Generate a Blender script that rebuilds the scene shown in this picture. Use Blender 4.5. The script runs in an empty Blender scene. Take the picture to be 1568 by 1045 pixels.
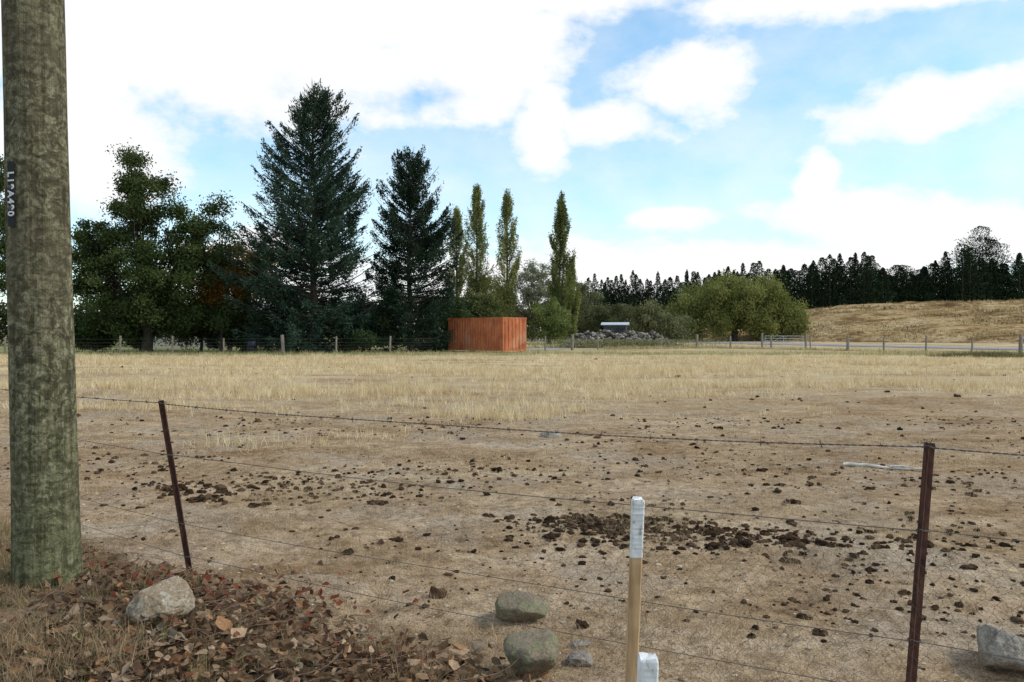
import bpy, bmesh, math, random
import numpy as np
from mathutils import Vector, Matrix
rng = np.random.default_rng(11)
random.seed(11)
scene = bpy.context.scene

# ------------------------------------------------------------------ noise
def _hash(ix, iy, seed):
    n = (ix.astype(np.int64)*374761393 + iy.astype(np.int64)*668265263 + seed*1442695041) & 0x7fffffff
    n = ((n ^ (n >> 13))*1274126177) & 0x7fffffff
    n = (n ^ (n >> 16)) & 0xffff
    return n/65535.0
def vnoise(x, y, seed=0):
    x = np.asarray(x, float); y = np.asarray(y, float)
    ix = np.floor(x); iy = np.floor(y)
    fx = x-ix; fy = y-iy
    fx = fx*fx*(3-2*fx); fy = fy*fy*(3-2*fy)
    a = _hash(ix, iy, seed); b = _hash(ix+1, iy, seed)
    c = _hash(ix, iy+1, seed); d = _hash(ix+1, iy+1, seed)
    return (a*(1-fx)+b*fx)*(1-fy)+(c*(1-fx)+d*fx)*fy
def fbm(x, y, seed=0, octv=4):
    s = 0; amp = .5; tot = 0
    for o in range(octv):
        s = s+amp*vnoise(x*2**o, y*2**o, seed+o*17); tot += amp; amp *= .5
    return s/tot
def sstep(a, b, x):
    t = np.clip((x-a)/(b-a), 0, 1)
    return t*t*(3-2*t)

# ------------------------------------------------------------------ terrain
def berm_s(x, y):
    return (x+3.05)*(-0.5926)+(y-5.69)*(-0.8055)
def terrain(x, y):
    x = np.asarray(x, float); y = np.asarray(y, float)
    r = np.sqrt(x*x+y*y)
    near = 1-sstep(20, 48, r)
    vn = 1-sstep(8, 16, r)
    h = near*0.16*(fbm(x/5, y/5, 3, 3)-.5)*sstep(3, 9, r)
    h = h+near*0.085*(fbm(x/.8, y/.8, 5, 3)-.5)
    h = h+vn*0.046*(fbm(x/.16, y/.16, 9, 3)-.5)
    s = berm_s(x, y)+0.35*(fbm(x/.7, y/.7, 21, 2)-.5)
    h = h+0.15*sstep(-.05, .7, s)*(1-sstep(6, 14, r))
    h = h+0.07*sstep(0, .5, s)*(fbm(x/.3, y/.3, 31, 3)-.5)*(1-sstep(6, 14, r))
    return h

# ------------------------------------------------------------------ mesh helpers
def link(ob, parent=None):
    scene.collection.objects.link(ob)
    if parent is not None: ob.parent = parent
    return ob
def empty(name, loc=(0, 0, 0)):
    e = bpy.data.objects.new(name, None); e.location = loc; e.empty_display_size = .3
    scene.collection.objects.link(e); return e
def mesh_np(name, V, F, mat, col=None, smooth=False, parent=None):
    V = np.ascontiguousarray(V, dtype=np.float32); F = np.ascontiguousarray(F, dtype=np.int32)
    me = bpy.data.meshes.new(name)
    nf, k = F.shape
    me.vertices.add(len(V)); me.vertices.foreach_set("co", V.ravel())
    me.loops.add(nf*k); me.loops.foreach_set("vertex_index", F.ravel())
    me.polygons.add(nf); me.polygons.foreach_set("loop_start", np.arange(0, nf*k, k, dtype=np.int32))
    me.update(calc_edges=True)
    me.polygons.foreach_set("use_smooth", np.full(nf, smooth, dtype=bool))
    if col is not None:
        a = me.color_attributes.new("Col", 'FLOAT_COLOR', 'POINT')
        c = np.ones((len(V), 4), np.float32); c[:, :3] = col
        a.data.foreach_set("color", c.ravel())
    me.validate()
    if mat: me.materials.append(mat)
    ob = bpy.data.objects.new(name, me)
    return link(ob, parent)
class Geo:
    def __init__(s): s.V = []; s.F = []; s.C = []; s.n = 0
    def add(s, V, F, C=None):
        s.V.append(np.asarray(V, float)); s.F.append(np.asarray(F, int)+s.n); s.n += len(V)
        if C is not None: s.C.append(np.broadcast_to(C, (len(V), 3)))
    def out(s, name, mat, smooth=False, parent=None):
        return mesh_np(name, np.concatenate(s.V), np.concatenate(s.F), mat,
                       np.concatenate(s.C) if s.C else None, smooth, parent)
def tube(g, pts, rad, k=6, C=None):
    pts = np.asarray(pts, float); m = len(pts)
    rad = np.broadcast_to(rad, (m,))
    t = np.gradient(pts, axis=0); t /= np.linalg.norm(t, axis=1)[:, None]+1e-9
    ref = np.array([0, 0, 1.]) if abs(t[0][2]) < .8 else np.array([1., 0, 0])
    u = np.cross(t, ref); u /= np.linalg.norm(u, axis=1)[:, None]+1e-9
    v = np.cross(t, u)
    a = np.arange(k)*2*math.pi/k
    V = pts[:, None]+rad[:, None, None]*(np.cos(a)[None, :, None]*u[:, None]+np.sin(a)[None, :, None]*v[:, None])
    V = V.reshape(-1, 3)
    i = np.arange(m-1)[:, None]*k; j = np.arange(k)[None]; jn = (j+1) % k
    F = np.stack([i+j, i+jn, i+k+jn, i+k+j], -1).reshape(-1, 4)
    caps = []
    for b in (0, (m-1)*k):
        for q in range(1, k-2, 2): caps.append([b, b+q, b+q+1, b+q+2])
    if caps and k % 2 == 0: F = np.concatenate([F, np.array(caps)])
    g.add(V, F, C)
def box(g, c, s, R=None, C=None):
    v = np.array([[x, y, z] for x in (-.5, .5) for y in (-.5, .5) for z in (-.5, .5)])*np.array(s)
    if R is not None: v = v@np.array(R).T
    g.add(v+np.array(c), [[0, 1, 3, 2], [4, 6, 7, 5], [0, 4, 5, 1], [2, 3, 7, 6], [0, 2, 6, 4], [1, 5, 7, 3]], C)
def rand_unit(n):
    v = rng.normal(size=(n, 3)); return v/np.linalg.norm(v, axis=1)[:, None]
def leaves(g, P, ln, wd, C, dirs=None, jit=.35):
    n = len(P)
    a = rand_unit(n) if dirs is None else dirs+jit*rng.normal(size=(n, 3))
    a /= np.linalg.norm(a, axis=1)[:, None]+1e-9
    r = rand_unit(n)
    b = np.cross(a, r); b /= np.linalg.norm(b, axis=1)[:, None]+1e-9
    ln = np.broadcast_to(ln, (n,))[:, None]*rng.uniform(.6, 1.3, (n, 1))
    wd = np.broadcast_to(wd, (n,))[:, None]*rng.uniform(.6, 1.3, (n, 1))
    V = np.stack([P-a*ln*.5, P+b*wd*.5-a*ln*.05, P+a*ln*.5, P-b*wd*.5+a*ln*.1], 1).reshape(-1, 3)
    F = np.arange(4*n).reshape(n, 4)
    g.add(V, F, np.repeat(C, 4, axis=0))
def mixcol(a, b, t):
    a = np.array(a); b = np.array(b); t = np.clip(np.asarray(t), 0, 1)[:, None]
    return a*(1-t)+b*t

# ------------------------------------------------------------------ materials
def newmat(name, diffuse=False):
    m = bpy.data.materials.new(name); m.use_nodes = True
    nt = m.node_tree; nt.nodes.clear()
    o = nt.nodes.new("ShaderNodeOutputMaterial")
    if diffuse:
        p = nt.nodes.new("ShaderNodeBsdfDiffuse")
    else:
        p = nt.nodes.new("ShaderNodeBsdfPrincipled")
        p.inputs["Roughness"].default_value = .85; p.inputs["Specular IOR Level"].default_value = .2
    nt.links.new(p.outputs[0], o.inputs[0])
    return m, nt, p, o
def nz(nt, scale, detail=4, rough=.55, vec=None, dist=0):
    n = nt.nodes.new("ShaderNodeTexNoise"); n.inputs["Scale"].default_value = scale
    n.inputs["Detail"].default_value = detail; n.inputs["Roughness"].default_value = rough
    n.inputs["Distortion"].default_value = dist
    if vec is not None: nt.links.new(vec, n.inputs["Vector"])
    return n.outputs["Fac"]
def ramp(nt, src, stops):
    r = nt.nodes.new("ShaderNodeValToRGB"); nt.links.new(src, r.inputs[0])
    e = r.color_ramp.elements
    while len(e) < len(stops): e.new(.5)
    for i, (p, c) in enumerate(stops):
        e[i].position = p
        e[i].color = (c, c, c, 1) if isinstance(c, (int, float)) else (*c, 1)
    return r.outputs[0]
def mix(nt, fac, a, b, mode='MIX'):
    m = nt.nodes.new("ShaderNodeMix"); m.data_type = 'RGBA'; m.blend_type = mode
    for s, v in ((m.inputs[0], fac), (m.inputs[6], a), (m.inputs[7], b)):
        if isinstance(v, (int, float)): s.default_value = v
        elif isinstance(v, tuple): s.default_value = (*v, 1)
        else: nt.links.new(v, s)
    return m.outputs[2]
def mth(nt, op, a, b=None, c=None, clamp=False):
    m = nt.nodes.new("ShaderNodeMath"); m.operation = op; m.use_clamp = clamp
    for i, v in enumerate((a, b, c)):
        if v is None: continue
        if isinstance(v, (int, float)): m.inputs[i].default_value = v
        else: nt.links.new(v, m.inputs[i])
    return m.outputs[0]
def bump(nt, p, h, strength=.5, dist=.02):
    b = nt.nodes.new("ShaderNodeBump"); b.inputs["Strength"].default_value = strength
    b.inputs["Distance"].default_value = dist
    nt.links.new(h, b.inputs["Height"]); nt.links.new(b.outputs[0], p.inputs["Normal"])
def pos(nt): return nt.nodes.new("ShaderNodeNewGeometry").outputs["Position"]
def objc(nt): return nt.nodes.new("ShaderNodeTexCoord").outputs["Object"]
def scalev(nt, vec, s):
    m = nt.nodes.new("ShaderNodeMapping"); m.inputs["Scale"].default_value = s
    nt.links.new(vec, m.inputs["Vector"]); return m.outputs[0]
def maprange(nt, v, a, b, c=0, d=1, sm=False):
    m = nt.nodes.new("ShaderNodeMapRange")
    if sm: m.interpolation_type = 'SMOOTHSTEP'
    for i, q in enumerate((a, b, c, d)): m.inputs[i+1].default_value = q
    nt.links.new(v, m.inputs[0]); return m.outputs[0]

def attr_mat(name, trans=0.0, nscale=None):
    m, nt, p, o = newmat(name, True)
    a = nt.nodes.new("ShaderNodeAttribute"); a.attribute_name = "Col"
    c = a.outputs["Color"]
    if nscale:
        c = mix(nt, .45, c, ramp(nt, nz(nt, nscale, 2, .6, pos(nt)), [(.3, .25), (.7, 1.0)]), 'MULTIPLY')
    nt.links.new(c, p.inputs["Color"])
    if trans > 0:
        t = nt.nodes.new("ShaderNodeBsdfTranslucent"); nt.links.new(c, t.inputs[0])
        ms = nt.nodes.new("ShaderNodeMixShader"); ms.inputs[0].default_value = trans
        nt.links.new(p.outputs[0], ms.inputs[1]); nt.links.new(t.outputs[0], ms.inputs[2])
        nt.links.new(ms.outputs[0], o.inputs[0])
    return m
def simple(name, stops, scale=5, rough=.8, bstr=.3, bdist=.01, metal=0, sc=(1, 1, 1), detail=4):
    m, nt, p, o = newmat(name)
    v = scalev(nt, objc(nt), sc)
    n = nz(nt, scale, detail, .6, v)
    nt.links.new(ramp(nt, n, stops), p.inputs["Base Color"])
    p.inputs["Roughness"].default_value = rough; p.inputs["Metallic"].default_value = metal
    if bstr: bump(nt, p, n, bstr, bdist)
    return m
M_leaf = attr_mat("foliage", .28)
M_needle = attr_mat("needles", 0)
M_grass = attr_mat("dry_grass_blades", .35)
M_deadleaf = attr_mat("dead_leaf", .12, 60)
M_clod = attr_mat("clod", 0, 90)
M_bark = simple("bark", [(.3, (.03, .024, .018)), (.7, (.10, .08, .06))], 12, .9, .8, .03, sc=(1, 1, .25))
M_wood = simple("weathered_wood", [(.3, (.11, .09, .065)), (.7, (.27, .23, .18))], 14, .9, .4, .01, sc=(1, 1, .15))

def ground_mat():
    m, nt, p, o = newmat("dry_pasture", True)
    P = pos(nt)
    big = nz(nt, .16, 3, .6, scalev(nt, P, (.6, 1.3, 1)))
    mid = nz(nt, 1.1, 5, .70, scalev(nt, P, (.7, 1.25, 1)))
    sm = nz(nt, 9, 4, .72, P)
    fine = nz(nt, 75, 3, .75, P)
    base = ramp(nt, mid, [(.34, (.20, .125, .070)), (.43, (.31, .205, .118)), (.51, (.44, .315, .200)), (.60, (.53, .40, .27)), (.70, (.60, .47, .33))])
    b2 = ramp(nt, big, [(.38, (.30, .185, .098)), (.48, (.42, .295, .175)), (.56, (.50, .38, .245)), (.66, (.56, .45, .31))])
    c = mix(nt, .40, base, b2)
    gd = ramp(nt, nz(nt, .55, 4, .62, P), [(.5, 0.0), (.6, .55)])
    c = mix(nt, gd, c, (.42, .345, .265))
    c = mix(nt, .85, c, ramp(nt, sm, [(.33, (.42, .38, .34)), (.45, (.80, .78, .75)), (.55, (1.0, 1.0, 1.0)), (.7, (1.22, 1.2, 1.16))]), 'MULTIPLY')
    c = mix(nt, .85, c, ramp(nt, fine, [(.35, (.38, .34, .30)), (.5, (.98, .98, .98)), (.68, (1.3, 1.28, 1.24))]), 'MULTIPLY')
    vo = nt.nodes.new("ShaderNodeTexVoronoi"); vo.inputs["Scale"].default_value = 11
    nt.links.new(P, vo.inputs["Vector"])
    sp = ramp(nt, vo.outputs["Distance"], [(.07, 1.0), (.24, 0.0)])
    msk = ramp(nt, big, [(.47, 0.0), (.56, .7)])
    c = mix(nt, mth(nt, 'MULTIPLY', sp, msk), c, (.10, .065, .04))
    sx = nt.nodes.new("ShaderNodeSeparateXYZ"); nt.links.new(P, sx.inputs[0])
    far = maprange(nt, sx.outputs[1], 13, 36)
    straw = ramp(nt, nz(nt, .45, 5, .76, scalev(nt, P, (.35, 1, 1))), [(.36, (.30, .195, .10)), (.46, (.45, .32, .175)), (.55, (.62, .48, .29)), (.68, (.74, .61, .39))])
    c = mix(nt, mth(nt, 'MULTIPLY', far, .8), c, straw)
    gm = maprange(nt, sx.outputs[1], 49.5, 53)
    lf = maprange(nt, sx.outputs[0], -2, -14, .35, 1)
    rt = maprange(nt, sx.outputs[0], 30, 5)
    green = ramp(nt, sm, [(.35, (.12, .15, .05)), (.6, (.26, .27, .11))])
    c = mix(nt, mth(nt, 'MULTIPLY', mth(nt, 'MULTIPLY', gm, rt), mth(nt, 'MULTIPLY', lf, .85)), c, green)
    # humus under the leaf litter on the verge (world-space half plane)
    vs = mth(nt, 'ADD', mth(nt, 'MULTIPLY_ADD', sx.outputs[0], -.5926, -1.8074), mth(nt, 'MULTIPLY_ADD', sx.outputs[1], -.8055, 4.5833))
    vs = mth(nt, 'ADD', vs, mth(nt, 'MULTIPLY', mth(nt, 'SUBTRACT', mid, .5), 1.2))
    c = mix(nt, maprange(nt, vs, -.1, .35, 0, .7), c, (.17, .115, .07))
    nt.links.new(c, p.inputs["Color"])
    h = mth(nt, 'ADD', mth(nt, 'MULTIPLY', sm, .7), mth(nt, 'MULTIPLY', fine, .22))
    bump(nt, p, h, 1.0, .06)
    return m
def axis(step0, lim0, g, end, start=0):
    v = [start]; s = step0
    while v[-1] < end:
        if v[-1] > lim0: s *= g
        v.append(v[-1]+s)
    return np.array(v)
xp = axis(.026, 2.8, 1.035, 900)
xs = np.concatenate([-xp[::-1][:-1], xp])
yp = axis(.028, 7, 1.03, 1200, 2.6)
yn = 2.6-axis(.2, 0, 1.15, 200)[1:]
ys = np.concatenate([yn[::-1], yp])
X, Y = np.meshgrid(xs, ys)
def gridmesh(name, X, Y, Z, mat):
    ny, nx = X.shape
    i = np.arange(ny-1)[:, None]*nx; j = np.arange(nx-1)[None]
    F = np.stack([i+j, i+j+1, i+nx+j+1, i+nx+j], -1).reshape(-1, 4)
    return mesh_np(name, np.stack([X, Y, Z], -1).reshape(-1, 3), F, mat, None, True)
gridmesh("ground", X, Y, terrain(X, Y), ground_mat())

# hill
def hillz(x, y):
    y0 = np.maximum(120-.75*(x-38), 84)
    sx_ = sstep(14, 66, x); sy_ = np.clip((y-y0)/(146-y0), 0, 1)
    sy_ = sy_**.85*(1-.2*np.clip((y-146)/200, 0, 1))
    z = (6.6+.018*np.clip(x-60, 0, 100))*sx_*sy_+sx_*sy_*2.2*(fbm(x/15, y/10, 41, 4)-.5)+sy_*sx_*.7*(fbm(x/3, y/3, 47, 3)-.5)
    return z-.25*(1-np.clip(sy_*sx_*12, 0, 1))
hx = np.linspace(8, 260, 400); hy = np.linspace(78, 330, 360)
HX, HY = np.meshgrid(hx, hy)
m, nt, p, o = newmat("dry_hill_grass", True)
P = pos(nt)
c = ramp(nt, nz(nt, .15, 6, .72, scalev(nt, P, (.6, 1.1, 4.0)), .4), [(.37, (.14, .085, .038)), (.45, (.29, .185, .085)), (.52, (.46, .32, .16)), (.60, (.54, .40, .22)), (.7, (.64, .50, .30))])
c = mix(nt, .7, c, ramp(nt, nz(nt, 1.3, 4, .75, P), [(.40, (.36, .32, .26)), (.52, (1, 1, 1)), (.7, (1.12, 1.1, 1.08))]), 'MULTIPLY')
nt.links.new(c, p.inputs[0]); bump(nt, p, nz(nt, 1.2, 4, .75, P), 1.0, .6)
gridmesh("hill", HX, HY, hillz(HX, HY), m)
def blades(g, P, h, w, C, per, spread, lean=.5):
    n = len(P); P = np.repeat(P, per, axis=0); N = n*per
    h = np.repeat(h, per)*rng.uniform(.35, 1.15, N); w = np.repeat(np.broadcast_to(w, (n,)), per)
    P = P+np.concatenate([rng.normal(size=(N, 2))*np.repeat(np.broadcast_to(spread, (n,)), per)[:, None], np.zeros((N, 1))], 1)
    az = rng.uniform(0, 6.283, N); ln = np.abs(rng.normal(size=N))*lean
    d = np.stack([np.cos(az)*ln, np.sin(az)*ln, np.ones(N)], 1); d /= np.linalg.norm(d, axis=1)[:, None]
    fa = rng.uniform(0, 6.283, N); f = np.stack([np.cos(fa), np.sin(fa), np.zeros(N)], 1)*w[:, None]*.5
    mid = P+d*h[:, None]*.55
    d2 = d.copy(); d2[:, :2] *= 2.2; d2 /= np.linalg.norm(d2, axis=1)[:, None]
    tip = mid+d2*h[:, None]*.5
    V = np.stack([P-f, P+f, mid+f*.75, mid-f*.75, tip-f*.12, tip+f*.15], 1).reshape(-1, 3)
    b = np.arange(N)[:, None]*6
    F = np.concatenate([b+np.array([[0, 1, 2, 3]]), b+np.array([[3, 2, 5, 4]])])
    CC = np.repeat(C, per, axis=0)*rng.uniform(.75, 1.2, (N, 1))
    g.add(V, F, np.repeat(CC, 6, axis=0))
n = 12000; x = rng.uniform(30, 130, n); y = rng.uniform(86, 150, n)
k = (fbm(x/7, y/5, 51, 3)+.2*rng.random(n) > .57) & (hillz(x, y) > .3); x, y = x[k], y[k]
gg = Geo(); blades(gg, np.stack([x, y, hillz(x, y)-.05], 1), rng.uniform(.15, .55, len(x)), .12, mixcol((.14, .095, .04), (.60, .45, .24), rng.random(len(x))**1.3), 6, .35, .8)
gg.out("hill_tussock", M_grass)

# road
def strip(name, pts, w, z, mat):
    pts = np.array(pts, float)
    t = np.gradient(pts, axis=0); t /= np.linalg.norm(t, axis=1)[:, None]
    n = np.stack([-t[:, 1], t[:, 0]], 1)
    L = pts+n*w/2; Rr = pts-n*w/2
    V = np.zeros((2*len(pts), 3)); V[0::2, :2] = L; V[1::2, :2] = Rr; V[:, 2] = z
    F = [[2*i, 2*i+1, 2*i+3, 2*i+2] for i in range(len(pts)-1)]
    return mesh_np(name, V, np.array(F), mat)
M_asph = simple("asphalt", [(.3, (.20, .20, .205)), (.7, (.30, .30, .30))], 3, .9, .2)
rp = np.array([[62, 30], [53, 50], [44, 70], [34, 93], [22, 117], [5, 138], [-25, 155], [-80, 170]])
tt = np.linspace(0, 7, 40); rpi = np.stack([np.interp(tt, range(8), rp[:, 0]), np.interp(tt, range(8), rp[:, 1])], 1)
strip("asphalt_road", rpi, 8.0, .03, M_asph)
strip("road_marking", rpi, .12, .036, simple("road_paint", [(.3, (.6, .6, .6)), (.7, (.75, .75, .75))], 5, .6, 0))
M_gravel = simple("gravel", [(.3, (.26, .23, .19)), (.7, (.42, .38, .32))], 8, .95, .5)
strip("gravel_drive", [[2, 66], [6, 80], [9, 100], [4, 125]], 3.0, .02, M_gravel)

# ------------------------------------------------------------------ trees
def conifer(name, x, y, H, R, h0, cA, cB, dens=38, pw=.7, ls=.3, lw=.1, bare=0, lvl=.26, lean=0, seed=1):
    e = empty(name, (x, y, 0))
    gt = Geo(); g = Geo()
    zz = np.linspace(-.2, H, 14)
    tube(gt, np.stack([lean*zz/H+.08*np.sin(zz*.7), .06*np.cos(zz*.5), zz], 1), (.016*H)*(1-zz/H*.96), 8)
    h = h0
    while h < H-.1:
        t = (h-h0)/(H-h0)
        nb = rng.integers(5, 9) if t < .9 else rng.integers(3, 6)
        for b in range(nb):
            az = rng.uniform(0, 2*math.pi)
            nvar = .55+.90*float(vnoise(az*1.5+5, h*.42, seed))
            L = R*((1-t)**pw)*rng.uniform(.70, 1.08)*nvar+.2
            if t < .12: L *= .8+.2*t/.12
            a = -.22+1.0*t+rng.normal()*.10; bq = .32+rng.normal()*.07
            s = np.linspace(0, 1, 6)
            d = np.array([math.cos(az), math.sin(az), 0]); lat = np.array([-d[1], d[0], 0])
            pts = d[None]*(L*s)[:, None]; pts[:, 2] = h+L*(a*s+bq*s*s)+rng.normal()*.05
            pts[:, 0] += lean*h/H
            tube(gt, pts, .028*(L**.6)*(1-s*.85)+.005, 4)
            if bare and t > 1-bare and rng.random() < .8: continue
            n = int(L*dens)
            nc = max(2, int(L*2.0)); cs = rng.uniform(.22, 1.0, nc)**.75; co_ = rng.uniform(-1, 1, nc)*(.32*(1.1-cs))
            ci = rng.integers(0, nc, n)
            ss = np.clip(cs[ci]+rng.normal(size=n)*.085*min(1.6, 2/L), .1, 1.07)
            off = co_[ci]*L+rng.normal(size=n)*.17
            P = np.zeros((n, 3)); P += d*(L*ss)[:, None]+lat*off[:, None]
            P[:, 2] = h+L*(a*ss+bq*ss*ss)-abs(off)*.2-rng.exponential(.2, n)+.05*rng.normal(size=n)
            P[:, 0] += lean*h/H
            dr = d[None]*.8+lat[None]*(off*2.0)[:, None]; dr[:, 2] = a+2*bq*ss-.2
            cc = rng.normal(size=nc)*.18
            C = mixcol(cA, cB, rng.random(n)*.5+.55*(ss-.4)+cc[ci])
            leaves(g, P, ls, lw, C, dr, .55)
        h += lvl*rng.uniform(.6, 1.4)*(1 if t < .8 else .8)
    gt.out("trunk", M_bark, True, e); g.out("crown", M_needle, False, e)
    return e
def broadleaf(name, x, y, trunk_h, lobes, ncl, per, cA, cB, lsz=.17, rc=.8, r0=.3, hang=0, shell=.55):
    e = empty(name, (x, y, 0)); gt = Geo(); g = Geo()
    fork = np.array([0, 0, trunk_h])
    zz = np.linspace(-.2, trunk_h, 6)
    tube(gt, np.stack([.1*np.sin(zz), .05*zz*0, zz], 1), r0*(1.15-.45*zz/trunk_h), 8)
    w = np.array([l[6] for l in lobes], float); w /= w.sum()
    for i in range(ncl):
        l = lobes[rng.choice(len(lobes), p=w)]
        u = rand_unit(1)[0]*(rng.uniform(shell, 1.0) if rng.random() < .8 else rng.uniform(.1, .6))
        c = np.array(l[:3])+u*np.array(l[3:6])
        if c[2] < .5: c[2] = .5+rng.random()*.6
        lc = np.array(l[:3]); s = np.linspace(0, 1, 6)[:, None]
        base = fork*(.7+.3*rng.random()) if rng.random() < .75 else np.array([0, 0, trunk_h*rng.uniform(.5, 1)])
        mid = .5*base+.5*lc*np.array([.8, .8, .95])+rng.normal(size=3)*.25
        pts = (1-s)**2*base+2*s*(1-s)*mid+s*s*c
        if i % 2 == 0 or ncl < 60: tube(gt, pts, r0*.30*(1-.88*s[:, 0])*rng.uniform(.5, 1), 4)
        n = int(per*rng.uniform(.5, 1.4)); rr = rc*rng.uniform(.6, 1.25)
        P = c+rng.normal(size=(n, 3))*rr*np.array([.55, .55, .42])
        if hang: P[:, 2] -= rng.exponential(hang, n)
        P[:, 2] = np.maximum(P[:, 2], .15)
        C = mixcol(cA, cB, .5+rng.normal()*.28+rng.normal(size=n)*.2)
        dr = None
        if hang: dr = np.tile([0, 0, -1.], (n, 1))+rng.normal(size=(n, 3))*.5
        leaves(g, P, lsz*1.25, lsz*.75, C, dr)
    gt.out("trunk", M_bark, True, e); g.out("crown", M_leaf, False, e)
    return e
def poplar(name, x, y, H, W, cA, cB, h0=1.2, dens=80, skew=0, thin=1.0, pk=.35, seed=1):
    e = empty(name, (x, y, 0)); gt = Geo(); g = Geo()
    zz = np.linspace(-.2, H, 12); tube(gt, np.stack([skew*(zz/H)**2, zz*0, zz], 1), .28*(1-zz/H*.97), 6)
    nb = int(H*11)
    for i in range(nb):
        tt_ = rng.random(); hh = h0+(H-h0)*tt_
        up_ = min(1, .35+tt_/pk*.65)
        pr = W*.5*up_*((1-tt_)**.5)*(.40+1.15*float(vnoise(hh*.6, (i % 6)*1.7, seed)))
        az = (i % 6)*1.047+rng.normal()*.3; L = rng.uniform(1.3, 3.0)
        d = np.array([math.cos(az), math.sin(az), 0]); zb = max(.4, hh-L)
        def curve(s):
            q = d[None]*(pr*np.sqrt(np.clip(s, 0, 1.2)))[:, None]
            q[:, 2] = zb+(hh-zb)*s; q[:, 0] += skew*(hh/H)**2
            return q
        tube(gt, curve(np.linspace(0, 1, 5)), .035*(1-np.linspace(0, 1, 5)*.8), 4)
        n = int(L*dens*thin*rng.uniform(.3, 1.2)); ss = rng.uniform(.15, 1.03, n)
        P = curve(ss)+rng.normal(size=(n, 3))*np.array([.17, .17, .25])*(1.15-.5*tt_)
        C = mixcol(cA, cB, .5+rng.normal()*.28+rng.normal(size=n)*.2)
        leaves(g, P, .19, .14, C)
    gt.out("trunk", M_bark, True, e); g.out("crown", M_leaf, False, e)
    return e

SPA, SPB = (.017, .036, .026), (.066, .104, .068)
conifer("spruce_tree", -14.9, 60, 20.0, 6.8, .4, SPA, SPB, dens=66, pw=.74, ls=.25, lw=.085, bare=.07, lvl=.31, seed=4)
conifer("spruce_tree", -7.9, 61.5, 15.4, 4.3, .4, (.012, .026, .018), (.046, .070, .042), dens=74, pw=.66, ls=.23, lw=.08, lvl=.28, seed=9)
OA, OB = (.034, .052, .019), (.105, .138, .046)
broadleaf("oak_tree", -26.6, 58, 2.6, [(0, 0, 5.2, 5.4, 4.2, 3.6, 5), (0, 0, 2.8, 6.0, 3.5, 1.8, 3), (-.8, 0, 9.2, 2.5, 2.4, 3.2, 2.4), (-1.0, 0, 12.8, .9, 1, 1.9, .5),
    (3.9, 0, 7.6, 2.3, 2, 2.6, 1.8), (4.9, 0, 10.4, .6, .7, 1.0, .2), (-4.0, 0, 6.3, 1.9, 2, 2.7, 1.3), (-4.6, 0, 9.0, .4, .5, .9, .14), (.9, 0, 12.0, .7, .8, 1.0, .3), (2.4, 0, 10.4, .7, .6, 1.0, .3)],
    310, 320, OA, OB, lsz=.16, rc=.72, r0=.38)
broadleaf("autumn_tree", -23.4, 66, 2.2, [(0, 0, 6.4, 3.0, 2.6, 2.8, 2), (2.0, 0, 6.8, 2, 2, 2, 1)], 80, 260, (.08, .075, .02), (.26, .16, .035), rc=.8, r0=.2)
broadleaf("autumn_tree", -21.6, 59.0, 2.4, [(0, 0, 5.4, 1.6, 1.2, 1.4, 2), (-.8, 0, 4.4, 1.3, 1, 1.1, 1), (.9, .3, 3.6, 1.3, 1, 1.2, .8)], 46, 140, (.05, .06, .018), (.34, .15, .028), lsz=.15, rc=.7, r0=.13)
broadleaf("walnut_tree", -36.4, 54, 3.5, [(0, 0, 9, 3.4, 3, 6, 2)], 90, 260, OA, OB, rc=.9)
for (a, b, hh, ww) in [(-20.4, 60.5, 2.3, 2.2), (-18.6, 63, 2.0, 2.6), (-11.3, 60.5, 1.8, 3.0), (-24.6, 63, 2.4, 2.2), (-29.6, 63.5, 2.0, 2.2), (-32.5, 62, 1.6, 1.8), (-5.4, 66, 2.2, 2.0)]:
    broadleaf("laurel_shrub", a, b, 1.0, [(0, 0, hh, ww, 1.5, hh*.95, 1)], 50, 280, (.028, .046, .02), (.085, .12, .046), lsz=.15, rc=.65, r0=.13)
broadleaf("laurel_shrub", -10.5, 57.5, .6, [(0, 0, .9, 1.3, .9, .7, 1)], 20, 260, (.03, .055, .024), (.08, .12, .05), lsz=.13, rc=.4, r0=.1)

PA, PB = (.13, .15, .045), (.34, .335, .115)
poplar("poplar_tree", -7.2, 104, 17.8, 4.4, PA, PB, thin=.72, seed=3)
poplar("poplar_tree", -4.5, 102, 20.3, 5.0, PA, PB, thin=.75, pk=.45, seed=5)
poplar("poplar_tree", -.6, 100, 19.4, 4.2, PA, PB, thin=.68, pk=.5, seed=8)
poplar("poplar_tree", 5.9, 100, 19.0, 3.8, (.075, .10, .03), (.21, .23, .075), skew=.3, seed=12)
poplar("poplar_tree", 7.9, 106, 11.5, 2.9, PA, PB, seed=14)
WA, WB = (.13, .15, .04), (.30, .30, .10)
broadleaf("willow_tree", 34.0, 122, 3.0, [(-3.5, 0, 5.2, 5.8, 5, 4.9, 3), (4.2, 0, 5.4, 5.6, 5, 5.1, 3), (8.6, 0, 3.4, 3, 3, 3.0, 1), (-7.8, 0, 3.4, 2.6, 3, 3.0, 1), (0, 0, 7.8, 3.5, 3.5, 3.0, 1)],
    320, 300, WA, WB, lsz=.24, rc=1.15, r0=.5, hang=.5)
broadleaf("willow_shrub", 19.2, 112, 1.4, [(0, 0, 2.8, 3.4, 2.4, 2.9, 2), (3.4, 0, 2.2, 2.4, 2, 2.0, 1)], 80, 200, (.11, .115, .05), (.25, .25, .125), lsz=.22, rc=.9, hang=.2)
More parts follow.
